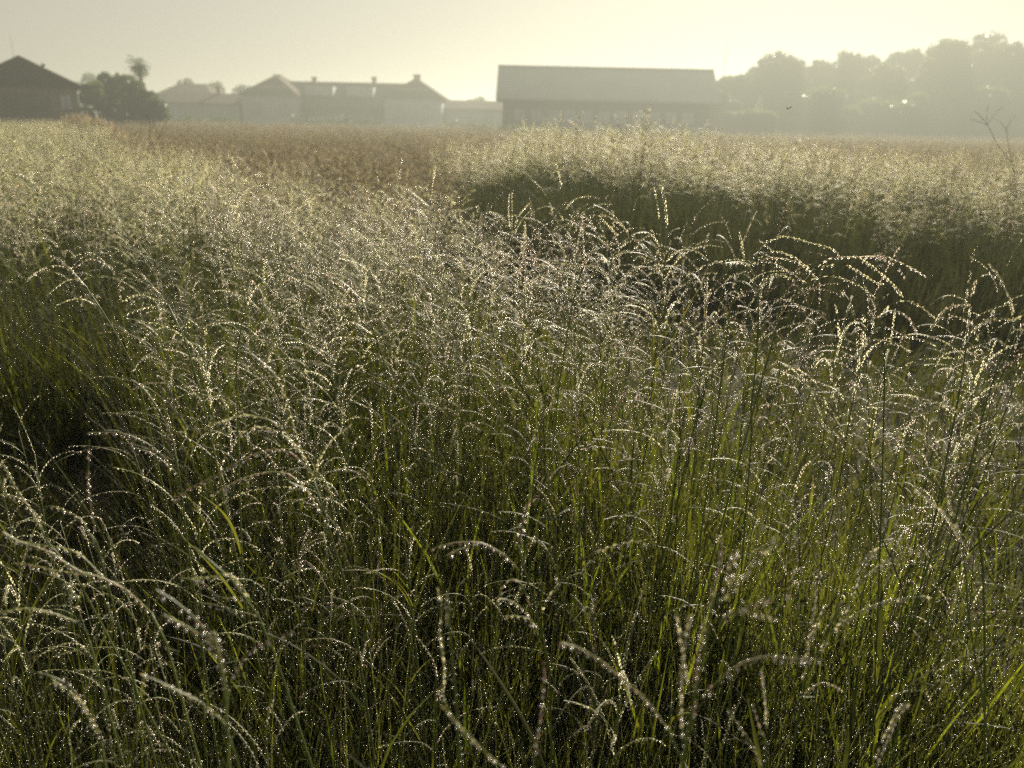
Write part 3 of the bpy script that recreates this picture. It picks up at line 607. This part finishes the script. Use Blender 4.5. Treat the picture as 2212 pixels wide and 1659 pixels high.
# ---------------------------------------------------------------- foreground grass stalks, one by one
C5 = lambda x, y: ((0 + x / 1.1642) / 1.5823, (1200 + y / 1.1642) / 1.5823)
C6 = lambda x, y: ((1200 + x / 1.6185) / 1.5823, (1600 + y / 1.6185) / 1.5823)
C7 = lambda x, y: ((2300 + x / 1.6592) / 1.5823, (700 + y / 1.6592) / 1.5823)
C8 = lambda x, y: ((2300 + x / 1.7933) / 1.5823, (1700 + y / 1.7933) / 1.5823)
CA = lambda x, y: ((0 + x / 1.8433) / 1.5823, (500 + y / 1.8433) / 1.5823)
CB = lambda x, y: ((1000 + x / 1.8433) / 1.5823, (450 + y / 1.8433) / 1.5823)
HERO = [
 (C6, .62, [(1100,1200),(1090,1080),(1040,850),(1010,760),(960,560),(925,430)], [[(925,430),(950,300),(990,150)],[(930,570),(860,490),(760,430),(690,410),(560,415),(430,455)],[(700,425),(600,450),(530,485)],[(1050,790),(1110,690),(1200,580),(1300,495),(1420,440),(1560,405),(1640,410)],[(985,760),(945,650),(890,615),(840,660),(825,720)],[(1030,900),(970,800),(900,745),(830,725),(800,760)],[(1035,920),(990,840),(920,820),(850,820)]], 'green stalk in the lower middle with two long spikes arching left and right', 1.3),
 (C6, .46, [(1900,2000),(1830,1620),(1750,1440)], [[(1750,1440),(1640,1290),(1520,1180),(1400,1080),(1290,1010),(1200,975),(1140,965)]], 'out-of-focus single spike slanting down right with large round dew beads, right of the bottom middle', 1.15),
 (C6, .40, [(960,2000),(900,1760),(830,1650)], [[(830,1650),(760,1590),(660,1490),(560,1380),(510,1320)]], 'blurred beaded spike slanting off the bottom edge, left of the middle', 1.1),
 (C6, .42, [(1000,1950),(1010,1659)], [[(1010,1659),(1030,1500),(1050,1350),(1065,1200),(1065,1070)]], 'blurred upright beaded spike at the bottom middle', 1.15),
 (C6, .50, [(600,1659),(580,1300),(555,1000),(530,700)], [[(530,1330),(510,1250),(515,1100),(490,900),(500,760),(475,660)],[(545,900),(525,800),(535,670)]], 'upright beaded spike beside a broad yellow-green stem, left of the lower middle', 1.15),
 (C8, .44, [(60,1659),(100,1400),(140,1200),(180,1000),(230,750),(250,600)], [[(235,650),(270,470),(310,260)],[(300,650),(345,480),(390,310)],[(330,620),(440,480),(540,360),(635,240)],[(290,760),(360,700),(480,660),(640,610),(740,590)],[(280,800),(340,720),(420,690),(540,720),(640,745)],[(180,1240),(280,1120),(400,1030),(560,975),(700,985),(860,995),(930,1000)],[(120,1400),(150,1000),(200,760)],[(60,1500),(50,1200),(70,900),(120,700)],[(100,1200),(60,950),(20,700)]], 'tall many-spiked stalk on a bright green stem in the lower right, blurred', 1.15),
 (C8, .58, [(780,1300),(800,1150),(860,980),(960,800),(1040,640)], [[(880,970),(1000,800),(1100,600),(1150,450),(1250,300)],[(800,1100),(840,850),(870,650),(885,520),(910,420)],[(1000,800),(1150,700),(1300,640),(1450,615),(1580,605)],[(1080,600),(1250,430),(1350,370),(1450,335),(1600,335)],[(830,900),(930,680),(960,660)]], 'stalk with fanned straight spikes right of the blurred green stem', 1.1),
 (C8, .62, [(1960,1900),(1930,1500),(1880,1100),(1820,800),(1790,400),(1775,290)], [[(1780,290),(1720,180),(1650,80),(1560,10),(1480,-60)],[(1775,290),(1740,170),(1700,60),(1690,-60)],[(1785,400),(1760,250),(1650,60)]], 'thick dark green stem at the right edge ending in a sheaf of beaded spikes', 1.1),
 (C8, .50, [(560,1800),(570,1500)], [[(570,1420),(575,1300),(560,1200),(545,1050)],[(570,1500),(520,1380),(490,1250)]], 'short upright beaded spike pair near the bottom, right of the green stem', 1.1),
 (C8, .48, [(1200,1850),(1240,1640)], [[(1250,1620),(1330,1430),(1380,1320),(1450,1250)],[(1240,1640),(1300,1480),(1420,1260)]], 'thick leaning double spike at the bottom between the right stems', 1.2),
 (C8, .52, [(600,1850),(540,1640)], [[(530,1620),(480,1510),(420,1420),(330,1295)]], 'single beaded spike leaning left at the bottom, right of the green stem', 1.05),
 (C8, .60, [(900,1400),(830,1300),(770,1230)], [[(770,1240),(830,1190),(900,1140),(980,1150),(1040,1185)]], 'small hooked spike below the fanned stalk in the lower right', 1.0),
 (C5, .72, [(1420,1150),(1380,950),(1330,780),(1290,640),(1250,520)], [[(1250,520),(1190,370),(1110,120),(1000,10)],[(1250,500),(1190,390),(1120,330),(1040,300),(960,330),(900,410),(870,480)],[(1190,400),(1100,290),(1010,260),(960,255),(820,300)],[(1240,480),(1150,400),(1060,395),(950,440),(850,500),(750,550),(690,600)],[(1290,660),(1180,510),(1080,480),(960,510),(830,580)],[(1310,700),(1240,570),(1150,520)],[(1255,500),(1270,430),(1320,350),(1397,290)]], 'stalk in the left centre whose spikes bow over in four parallel arches to the left', 1.25),
 (C5, .80, [(740,720),(730,620),(710,480),(690,370)], [[(690,370),(670,270),(645,190)],[(705,490),(650,440),(600,405),(520,380)],[(700,485),(620,390),(500,330),(400,325),(340,325)],[(690,360),(640,250),(580,160),(520,110)],[(705,400),(740,330),(700,320)]], 'stalk on the left with one long spike reaching left like a bent arm', 1.1),
 (C5, .60, [(700,1300),(640,1120),(600,1040)], [[(600,1040),(500,950),(400,900),(300,870),(200,800),(80,760),(10,720)],[(420,910),(300,800),(150,770),(60,755)],[(360,895),(200,870),(120,850),(40,845)],[(320,1000),(230,900),(180,860)]], 'stalk with a dense bundle of pinkish beaded spikes reaching to the left edge', 1.2),
 (C5, .66, [(330,950),(250,860),(190,760)], [[(190,760),(130,650),(60,540),(0,430)],[(120,620),(60,580),(0,570)]], 'smooth stem leaning in from the left edge above the bundled spikes', 1.0),
 (C5, .64, [(420,900),(390,800),(360,730)], [[(370,760),(330,680),(290,650),(220,620),(180,620)],[(380,720),(360,620),(350,500),(355,340)]], 'stalk with a drooping pink tip and an upright spike, left of the bent arm one', 1.05),
 (C5, .46, [(930,1900),(910,1659),(900,1400),(880,1250),(850,1120)], [[(850,1160),(780,1070),(700,1000),(620,950)],[(850,1180),(780,1120),(710,1080),(650,1050)],[(895,1350),(870,1200),(850,1110)]], 'blurred stalk in the lower left with two orange-glinting spikes', 1.25),
 (C5, .50, [(905,1500),(910,1350)], [[(910,1330),(980,1210),(1080,1150),(1175,1110)]], 'blurred spike rising to the right from the lower left stem', 1.15),
 (C5, .46, [(960,1700),(890,1480)], [[(890,1480),(800,1400),(700,1350),(620,1310),(550,1285)]], 'blurred spike with large beads low on the left, pointing up left', 1.15),
 (C5, .52, [(440,1750),(400,1540)], [[(400,1540),(350,1430),(270,1330),(190,1290),(120,1275)],[(400,1540),(320,1400),(200,1300)]], 'pair of beaded spikes near the bottom left corner', 1.1),
 (C5, .58, [(1250,1700),(1190,1500),(1100,1230),(1040,1080),(960,950),(830,830),(770,780)], [[(1010,1050),(920,1030),(850,1010),(780,1000)],[(980,980),(870,980),(800,920),(700,900)],[(1000,1000),(920,890),(840,900),(760,905)]], 'long green stem crossing up left through the lower left with three combed spikes', 1.1),
 (C5, .56, [(380,1250),(350,1150),(310,1080)], [[(310,1080),(200,1040),(100,1025),(0,1040)]], 'thin spike lying level into the left edge', 1.0),
 (C7, 1.0, [(300,800),(330,560),(440,340),(500,250)], [[(500,250),(540,200),(640,170)],[(560,195),(640,175),(780,210),(900,245),(950,290)],[(450,330),(560,260),(680,290),(780,360)],[(430,360),(540,300),(700,320),(830,420)],[(440,340),(380,325),(300,330)],[(470,300),(600,340),(760,440)]], 'tallest clump-top stalk right of the light gap, spikes combed over to the right', 1.15),
 (C7, .95, [(560,800),(640,600),(740,430),(800,365)], [[(800,360),(900,300),(1060,290),(1200,290),(1330,340),(1440,405)],[(790,370),(950,330),(1060,380),(1160,440),(1200,445)],[(1060,290),(1180,300),(1270,350),(1320,420)],[(1060,300),(1150,360),(1270,470),(1300,520)],[(740,430),(900,400),(1050,450),(1160,530)]], 'stalk with the longest spikes sweeping right over the dark gap', 1.15),
 (C7, .90, [(440,1400),(440,1200),(480,800),(485,480)], [[(485,490),(520,420),(600,390),(700,430)],[(480,620),(560,540),(660,540),(760,600)]], 'straight dark stem below the tallest clump-top stalk', 1.1),
 (C7, .78, [(1680,1500),(1740,1260),(1830,950),(1940,660)], [[(1940,650),(1900,500),(1850,400),(1790,330)],[(1680,750),(1750,670),(1850,640),(1940,650),(1991,600)],[(1920,720),(1980,700),(2040,760)],[(1900,800),(1830,760),(1780,790)]], 'dark stem at the right edge with one upright spike tilted left', 1.05),
 (C7, .88, [(1600,1200),(1640,900),(1670,740)], [[(1660,780),(1680,640),(1700,500),(1720,420)],[(1480,680),(1560,580),(1690,560)],[(1440,720),(1520,640),(1600,630),(1700,670)],[(1400,760),(1340,640),(1240,600),(1160,640)]], 'stalk with a straight upright spike over the dark gap, left of the right edge', 1.05),
 (C7, .92, [(1200,1000),(1160,760),(1170,640)], [[(1170,640),(1230,570),(1310,540),(1400,570),(1490,640)],[(1130,720),(1200,690),(1300,730),(1400,760)],[(1080,800),(1150,760),(1260,780),(1360,830)]], 'low arching spikes between the long sweep and the upright spike', 1.05),
 (C7, .66, [(1760,2100),(1650,1800),(1560,1659),(1420,1500)], [[(1450,1530),(1380,1450),(1290,1380),(1220,1340),(1160,1310)],[(1420,1500),(1330,1380),(1240,1300),(1150,1320)]], 'thick pinkish double spike bending left in the right middle', 1.25),
 (C7, .74, [(1500,1900),(1600,1659),(1700,1500),(1830,1330)], [[(1830,1330),(1900,1230),(1991,1130)],[(1340,1180),(1450,1120),(1560,1130),(1640,1200),(1740,1290)]], 'slanting stem low at the right edge with a spike curving down right', 1.1),
 (CA, 1.15, [(900,1600),(840,1380),(740,1200),(640,1030),(530,870)], [[(530,870),(430,760),(350,700),(290,680)],[(610,1000),(520,960),(440,965),(350,1000)],[(550,890),(480,835),(390,860),(290,940)],[(440,765),(340,750),(250,780),(170,830)],[(700,780),(600,680),(520,670),(440,700)],[(700,760),(620,720),(550,710),(470,760)]], 'stalk at the left with spikes arched in stacked tiers over the dark pocket', 1.1),
 (CA, 1.0, [(1300,1700),(1240,1475),(1200,1330),(1140,1150),(1060,1000)], [[(1200,1330),(1120,1290),(1020,1280),(900,1330),(830,1420)],[(1190,1140),(1080,1130),(960,1160),(870,1240)],[(1020,980),(900,935),(820,950),(750,990)],[(1060,1000),(980,900),(890,800)],[(1080,1040),(960,1010),(860,1030),(780,1060)]], 'stalk right of the dark pocket with three wide spikes arching left', 1.1),
 (CA, 1.7, [(1560,1100),(1510,900),(1440,680),(1370,450),(1300,330)], [[(1300,330),(1240,290),(1200,270),(1100,180)],[(1290,325),(1200,310),(1100,330)],[(1310,345),(1250,350),(1180,380)]], 'dark bare stem standing out of the pale mass in the upper left', 1.1),
 (CA, .95, [(1490,1500),(1510,1200),(1540,1050),(1560,960)], [[(1560,960),(1575,900),(1585,840)],[(1540,1240),(1620,1160),(1720,1120),(1830,1110)],[(1550,1000),(1600,900),(1680,820),(1760,770)]], 'slender stem left of centre with a spike bowing right', 1.0),
 (CB, 2.2, [(820,900),(840,700),(870,430)], [[(870,430),(885,300),(900,210)],[(860,470),(750,380),(680,340),(600,325)],[(860,550),(780,490),(680,465)],[(870,430),(960,420),(1040,450)],[(880,420),(980,410),(1030,470)],[(1000,560),(1080,490),(1170,465)]], 'stalk topping the centre of the clump with an upright tip', 1.5),
 (CB, 2.0, [(1400,1200),(1390,1000),(1375,700),(1372,620)], [[(1372,620),(1360,500),(1365,390)],[(1380,620),(1383,500),(1382,375)],[(1360,620),(1310,530),(1240,500)],[(1390,620),(1430,520),(1490,450)],[(1395,640),(1440,560),(1490,500)]], 'upright candelabra stalk in the centre against the dark gap', 1.5),
 (CB, 1.8, [(1740,850),(1770,720),(1800,630),(1835,510)], [[(1860,590),(1880,540),(1920,525),(2010,540),(2120,630)],[(1980,720),(1930,670),(1860,640),(1800,650)],[(1930,530),(1990,590),(2050,650)],[(1830,520),(1870,560),(1910,620)]], 'stalk right of the candelabra one with spikes hooked right over the dark gap', 1.4),
 (CB, 1.1, [(1680,1600),(1700,1475),(1760,1100),(1830,850)], [[(1830,860),(1840,800),(1835,710)],[(1720,960),(1650,860),(1540,800),(1420,790)],[(1740,1010),(1660,960),(1560,910)],[(1820,900),(1850,820),(1880,770)],[(1720,1250),(1650,1220),(1580,1240)]], 'stem in the centre right with twin upright tips and a spike drooping left', 1.15),
 (CB, .95, [(600,1650),(570,1475),(520,1280),(440,1070)], [[(445,1065),(330,960),(240,910),(115,865)],[(420,1085),(320,1080),(250,1080),(180,1130)],[(490,1270),(380,1200),(280,1230),(130,1350)],[(500,1300),(400,1300),(270,1300),(150,1400)]], 'dark stem in the middle with three spikes bowing left, purple and beaded', 1.15),
]
for conv, d, culm, racs, label, size in HERO:
    P = [at(*conv(*q), d) for q in culm]
    if P[0].z < .02: P = [p for p in P if p.z > .02]
    dirn = (P[0] - P[1]) if len(P) > 1 else Vector((0, 0, -1))
    sx = max(-.5, min(.5, dirn.x / max(.02, -dirn.z))) if dirn.z < 0 else 0
    foot = Vector((P[0].x + sx * P[0].z * .45, d + .03, 0))
    root = empty('grass_stalk', foot, label=label, cat='grass stalk', group='single grass stalks standing out in front')
    off = np.array(foot)
    mid = P[0] * .5 + Vector((foot.x, foot.y, 0)) * .5 + Vector((sx * .02, 0, 0))
    c, L = curve([foot + Vector((0, 0, -.02)), mid] + P, 26)
    s_ = MB(); s_.tube(c - off, [(.0017 * (1 - .5 * k / 25)) * min(size, 1.2) for k in range(26)], 0, 6)
    for k in (9, 16): s_.blob(c[k] - off, c[k + 1] - c[k], .004, .0026, 0, True)
    dewline(s_, (c - off)[10:], np.array((.0018, 0, 0)), .0008, .007, 1, True, .7)
    s_.build('culm', [M_CULM, M_DEW], root)
    for k in random.sample(range(6, 18), 2):
        l_ = MB(); blade(l_, c[k] - off, random.uniform(0, 6.28), R(random.uniform(62, 80)), random.uniform(.16, .28), random.uniform(.003, .005), R(random.uniform(10, 50)), 0, 1, .0007, .008)
        l_.build('leaf', [M_LEAF, M_DEW], root)
    for r_ in racs:
        dz = random.uniform(-.05, .05) * min(1, d)
        nP = len(r_)
        Q = [at(*conv(*q), d + dz * (k / (nP - 1))) - foot for k, q in enumerate(r_)]
        m_ = MB(); w_ = MB()
        raceme(m_, Q, .0031 * min(size, 1.3), size * 1.12, 0, w_, 0, 1, True, 1.1, .08)
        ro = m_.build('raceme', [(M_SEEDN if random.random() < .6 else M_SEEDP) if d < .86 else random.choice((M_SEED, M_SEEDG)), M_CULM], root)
        w_.build('dew_drops', M_DEW, ro)

# ---------------------------------------------------------------- the grass mass
def jit(s): return random.uniform(-s, s)
# edge of the near clump: lateral position for each forward distance, left of which the tall grass stands
EDGE = [(0, 3.0), (.8, 1.6), (1.3, 1.12), (1.85, .60), (2.7, .20), (3.6, -.24), (4.6, -.75), (6.1, -2.2), (9, -4.0), (13, -6.9), (20, -10.5), (40, -22)]
def edge(y): return float(np.interp(y, [e[0] for e in EDGE], [e[1] for e in EDGE]))
def pocket(x, y):
    """1 inside the low dark pocket on the left"""
    if y < 3.1:
        a = min(1, max(0, (-.49 - x / max(y, .1) + .05 * math.sin(y * 7)) / .05)) * min(1, max(0, (y - 1.0) / .25)) * min(1, max(0, (3.05 - y) / .3))
        if a > 0: return a
    return math.exp(-(((x + 1.60) / .78) ** 2 + ((y - 2.15) / .85) ** 2) ** 2) + .9 * math.exp(-(((x + 1.1) / .42) ** 2 + ((y - 1.35) / .45) ** 2) ** 2)
def hnoise(x, y):
    return .5 * math.sin(x * 2.3 + 1.1 * math.sin(y * 1.7)) + .5 * math.sin(y * 2.9 + 1.7 * math.sin(x * 1.3) + 2)
def in_view(x, y, m=.12): return y > .2 and abs(x) < y * (.70 + m) + .35

F_NEAR = [proto('flowering_grass', flowering(random.uniform(1.0, 1.12), random.randint(5, 11), random.uniform(1.0, 1.3), random.uniform(.0032, .0044), sm=(0, 5, 4, 4, 5, 6), spread=random.uniform(.75, 1.25), tall_top=random.uniform(.16, .30)), GM) for _ in range(18)]
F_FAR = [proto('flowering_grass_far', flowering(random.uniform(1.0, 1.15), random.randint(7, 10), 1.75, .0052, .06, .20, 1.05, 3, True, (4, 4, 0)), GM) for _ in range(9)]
T_NEAR = [proto('leaf_tuft', tuft(.74, 9), GM) for _ in range(10)]
T_THIN = [proto('thin_tuft', tuft(.70, 12, .0016, True, .035, 3, (2, 30)), GM) for _ in range(5)]
T_FAR = [proto('leaf_tuft_far', tuft(.80, 16, .0042, False, .10, 8, (5, 45), .05, .0016), GM) for _ in range(6)]
BROAD = [proto('broad_tuft', tuft(.88, 4, .0052, True, .03, 7, (4, 28), .007, .0009), GM) for _ in range(6)]
SHORT = [proto('short_tuft', tuft(.34, 14, .0026, True, .06, 3, (20, 90), .04, .0007), GM) for _ in range(6)]

pf, pt, ps = [], [], []
# near clump, per square metre, with random thinning at the far end
def fill(y0, y1, dens_f, dens_t, accept, outf, outt, hmul=lambda x, y: 1.0):
    y = y0
    area = 0
    w0 = max(abs(y1) * .85 + .4, 1)
    n = int((y1 - y0) * 2 * w0 * max(dens_f, dens_t))
    for _ in range(n):
        y = random.uniform(y0, y1); x = random.uniform(-w0, w0)
        if not in_view(x, y) or not accept(x, y): continue
        h = hmul(x, y)
        dens = dens_f / max(dens_f, dens_t)
        if random.random() < dens * fthin(x, y): outf.append((x, y, 0, jit(.10), jit(.10), random.uniform(0, 6.28), h * random.uniform(.86, 1.06)))
        if random.random() < dens_t / max(dens_f, dens_t): outt.append((x + jit(.03), y + jit(.03), 0, jit(.07), jit(.07), random.uniform(0, 6.28), h * random.uniform(.75, 1.1)))
def fthin(x, y):
    if y > 3.6 and x > edge(y) + .3: return min(1, max(.06, (y - far_edge(x) - .1) / 1.3))
    return float(np.interp(math.hypot(x, y), [.6, 1.0, 1.5, 2.0], [.22, .48, .9, 1.0])) * (1 - .35 * (hnoise(x * 1.7 + 4, y * 1.7) < -.25))
def near_ok(x, y):
    if x > edge(y) + .10 * hnoise(x * 3, y * 3): return False
    if math.hypot(x, y) < .62: return False
    return random.random() > pocket(x, y) * 1.05
def near_h(x, y):
    r = math.hypot(x, y)
    h = 1.0 + .07 * hnoise(x, y) + .07 * math.exp(-((y - 2.6) / 1.1) ** 2)
    if r < 1.5: h *= .74 + .26 * (r - .6) / .9
    return h
fill(.5, 3.2, 180, 430, near_ok, pf, pt, near_h)
pf2, pt2 = [], []
fill(3.2, 9, 90, 50, near_ok, pf2, pt2, lambda x, y: 1.0 + .05 * hnoise(x, y))
fill(9, 30, 22, 9, near_ok, pf2, pt2, lambda x, y: 1.05 + .05 * hnoise(x, y))
# foreground leaves at the feet, right up to the camera
for _ in range(900):
    y = random.uniform(.25, 1.5); x = random.uniform(-1.3, 1.5)
    if x > edge(y) or math.hypot(x, y) < .32: continue
    r = math.hypot(x, y)
    hmax = max(.3, min(.95, (CAMZ - r * math.tan(R(38)) ) / .86))
    ps.append((x, y, 0, jit(.12), jit(.12), random.uniform(0, 6.28), hmax * random.uniform(.6, 1.0)))
SH = []
for _ in range(7500):
    y = random.uniform(.5, 7); x = random.uniform(-4, 5)
    if in_view(x, y): SH.append((x, y, 0, jit(.15), jit(.15), random.uniform(0, 6.28), random.uniform(.6, 1.25)))
scatter('flowering_grass', F_NEAR, pf, 'tall dew-covered flowering grass of the near clump', 'grass')
DEWT = [proto('dewy_thin_tuft', tuft(.93, 10, .0010, True, .03, 3, (2, 25), .007, .0012), GM) for _ in range(7)]
scatter('leafy_grass', T_NEAR + T_THIN + DEWT + DEWT + BROAD, pt + ps, 'upright green leaves under the flowering grass', 'grass')
scatter('short_grass', SHORT, SH, 'short dark grass in the gaps and along the ditch', 'grass')

# far side of the gap: tall pale grass on the centre and right
def far_edge(x): return float(np.interp(x, [-3.5, -1.6, -.4, .4, 1.6, 3.2, 5, 9], [11, 8.5, 6.6, 5.7, 5.3, 4.6, 4.3, 4.2]))
def far_ok(x, y):
    if x < -.4 - .13 * (y - 6) + .3 * hnoise(x, y * 2): return False
    return y > far_edge(x) + .25 * hnoise(x * 2, y)
def far_h(x, y):
    c = math.exp(-((x / y - .14) / .20) ** 2)
    e = min(1, max(0, (y - far_edge(x)) / .9))
    return (.97 + .22 * c + .12 * hnoise(x * .9, y * .6) + .09 * hnoise(x * 2.3, y * 1.3)) * (.86 + .14 * e + random.uniform(-.14, .04) * (1 - e))
fill(4, 8, 62, 115, far_ok, pf2, pt2, far_h)
fill(8, 16, 24, 11, lambda x, y: far_ok(x, y), pf2, pt2, lambda x, y: far_h(x, y) * .97)
scatter('distant_flowering_grass', F_FAR, pf2, 'pale flowering grass beyond the dark gap and along the left', 'grass')
scatter('distant_leafy_grass', T_FAR, pt2, 'leaves of the grass beyond the dark gap', 'grass')

# brown weeds between the two
def weedy(h, n, m1=0, m2=1):
    mb = MB()
    for i in range(n):
        a = random.uniform(0, 6.28); r = random.uniform(0, .16)
        A = arch((math.cos(a) * r, math.sin(a) * r, 0), random.uniform(0, 6.28), R(random.uniform(65, 90)), h * random.uniform(.6, 1), R(random.uniform(0, 35)))
        mb.tube(A, .0022, m1, 3, False)
        for k in range(16):
            q = A[random.randint(3, 7)] + rng.normal(0, .018, 3)
            mb.husk(q, rng.normal(0, 1, 3) + (0, 0, 1), random.uniform(.01, .024), random.uniform(.003, .007), random.choice((m1, m1, m2)), random.uniform(0, 3))
    return mb
WD = [proto('brown_weed', weedy(1.0, 10), [M_DRY, M_DRYG]) for _ in range(7)]
pw = []
for _ in range(13000):
    y = random.uniform(6, 32) ; x = random.uniform(-24, 24)
    if not in_view(x, y) or x < edge(y) + .2: continue
    if far_ok(x, y) and y < 15: continue
    if y < 7.6 - .1 * x: continue
    pw.append((x, y, 0, jit(.12), jit(.12), random.uniform(0, 6.28), (1.02 + .10 * hnoise(x, y)) * random.uniform(.8, 1.1) * (1 if y < 18 else .9)))
scatter('brown_weeds', WD, pw, 'brown dry weeds behind the near clump', 'weeds')
# the far field
FD = [proto('field_tuft', weedy(.75, 14), [M_DRY, M_DRYG]) for _ in range(4)]
pd = []
for _ in range(9000):
    y = 28 + 64 * random.random() ** 1.2; x = random.uniform(-.85, .85) * y
    pd.append((x, y, 0, jit(.1), jit(.1), random.uniform(0, 6.28), random.uniform(.8, 1.3) * (1 + y / 160)))
scatter('field_grass', FD, pd, 'low dry grass of the open field towards the houses', 'grass')
print('POINTS', len(pf), len(pt) + len(ps), len(SH), len(pf2), len(pt2), len(pw), len(pd))
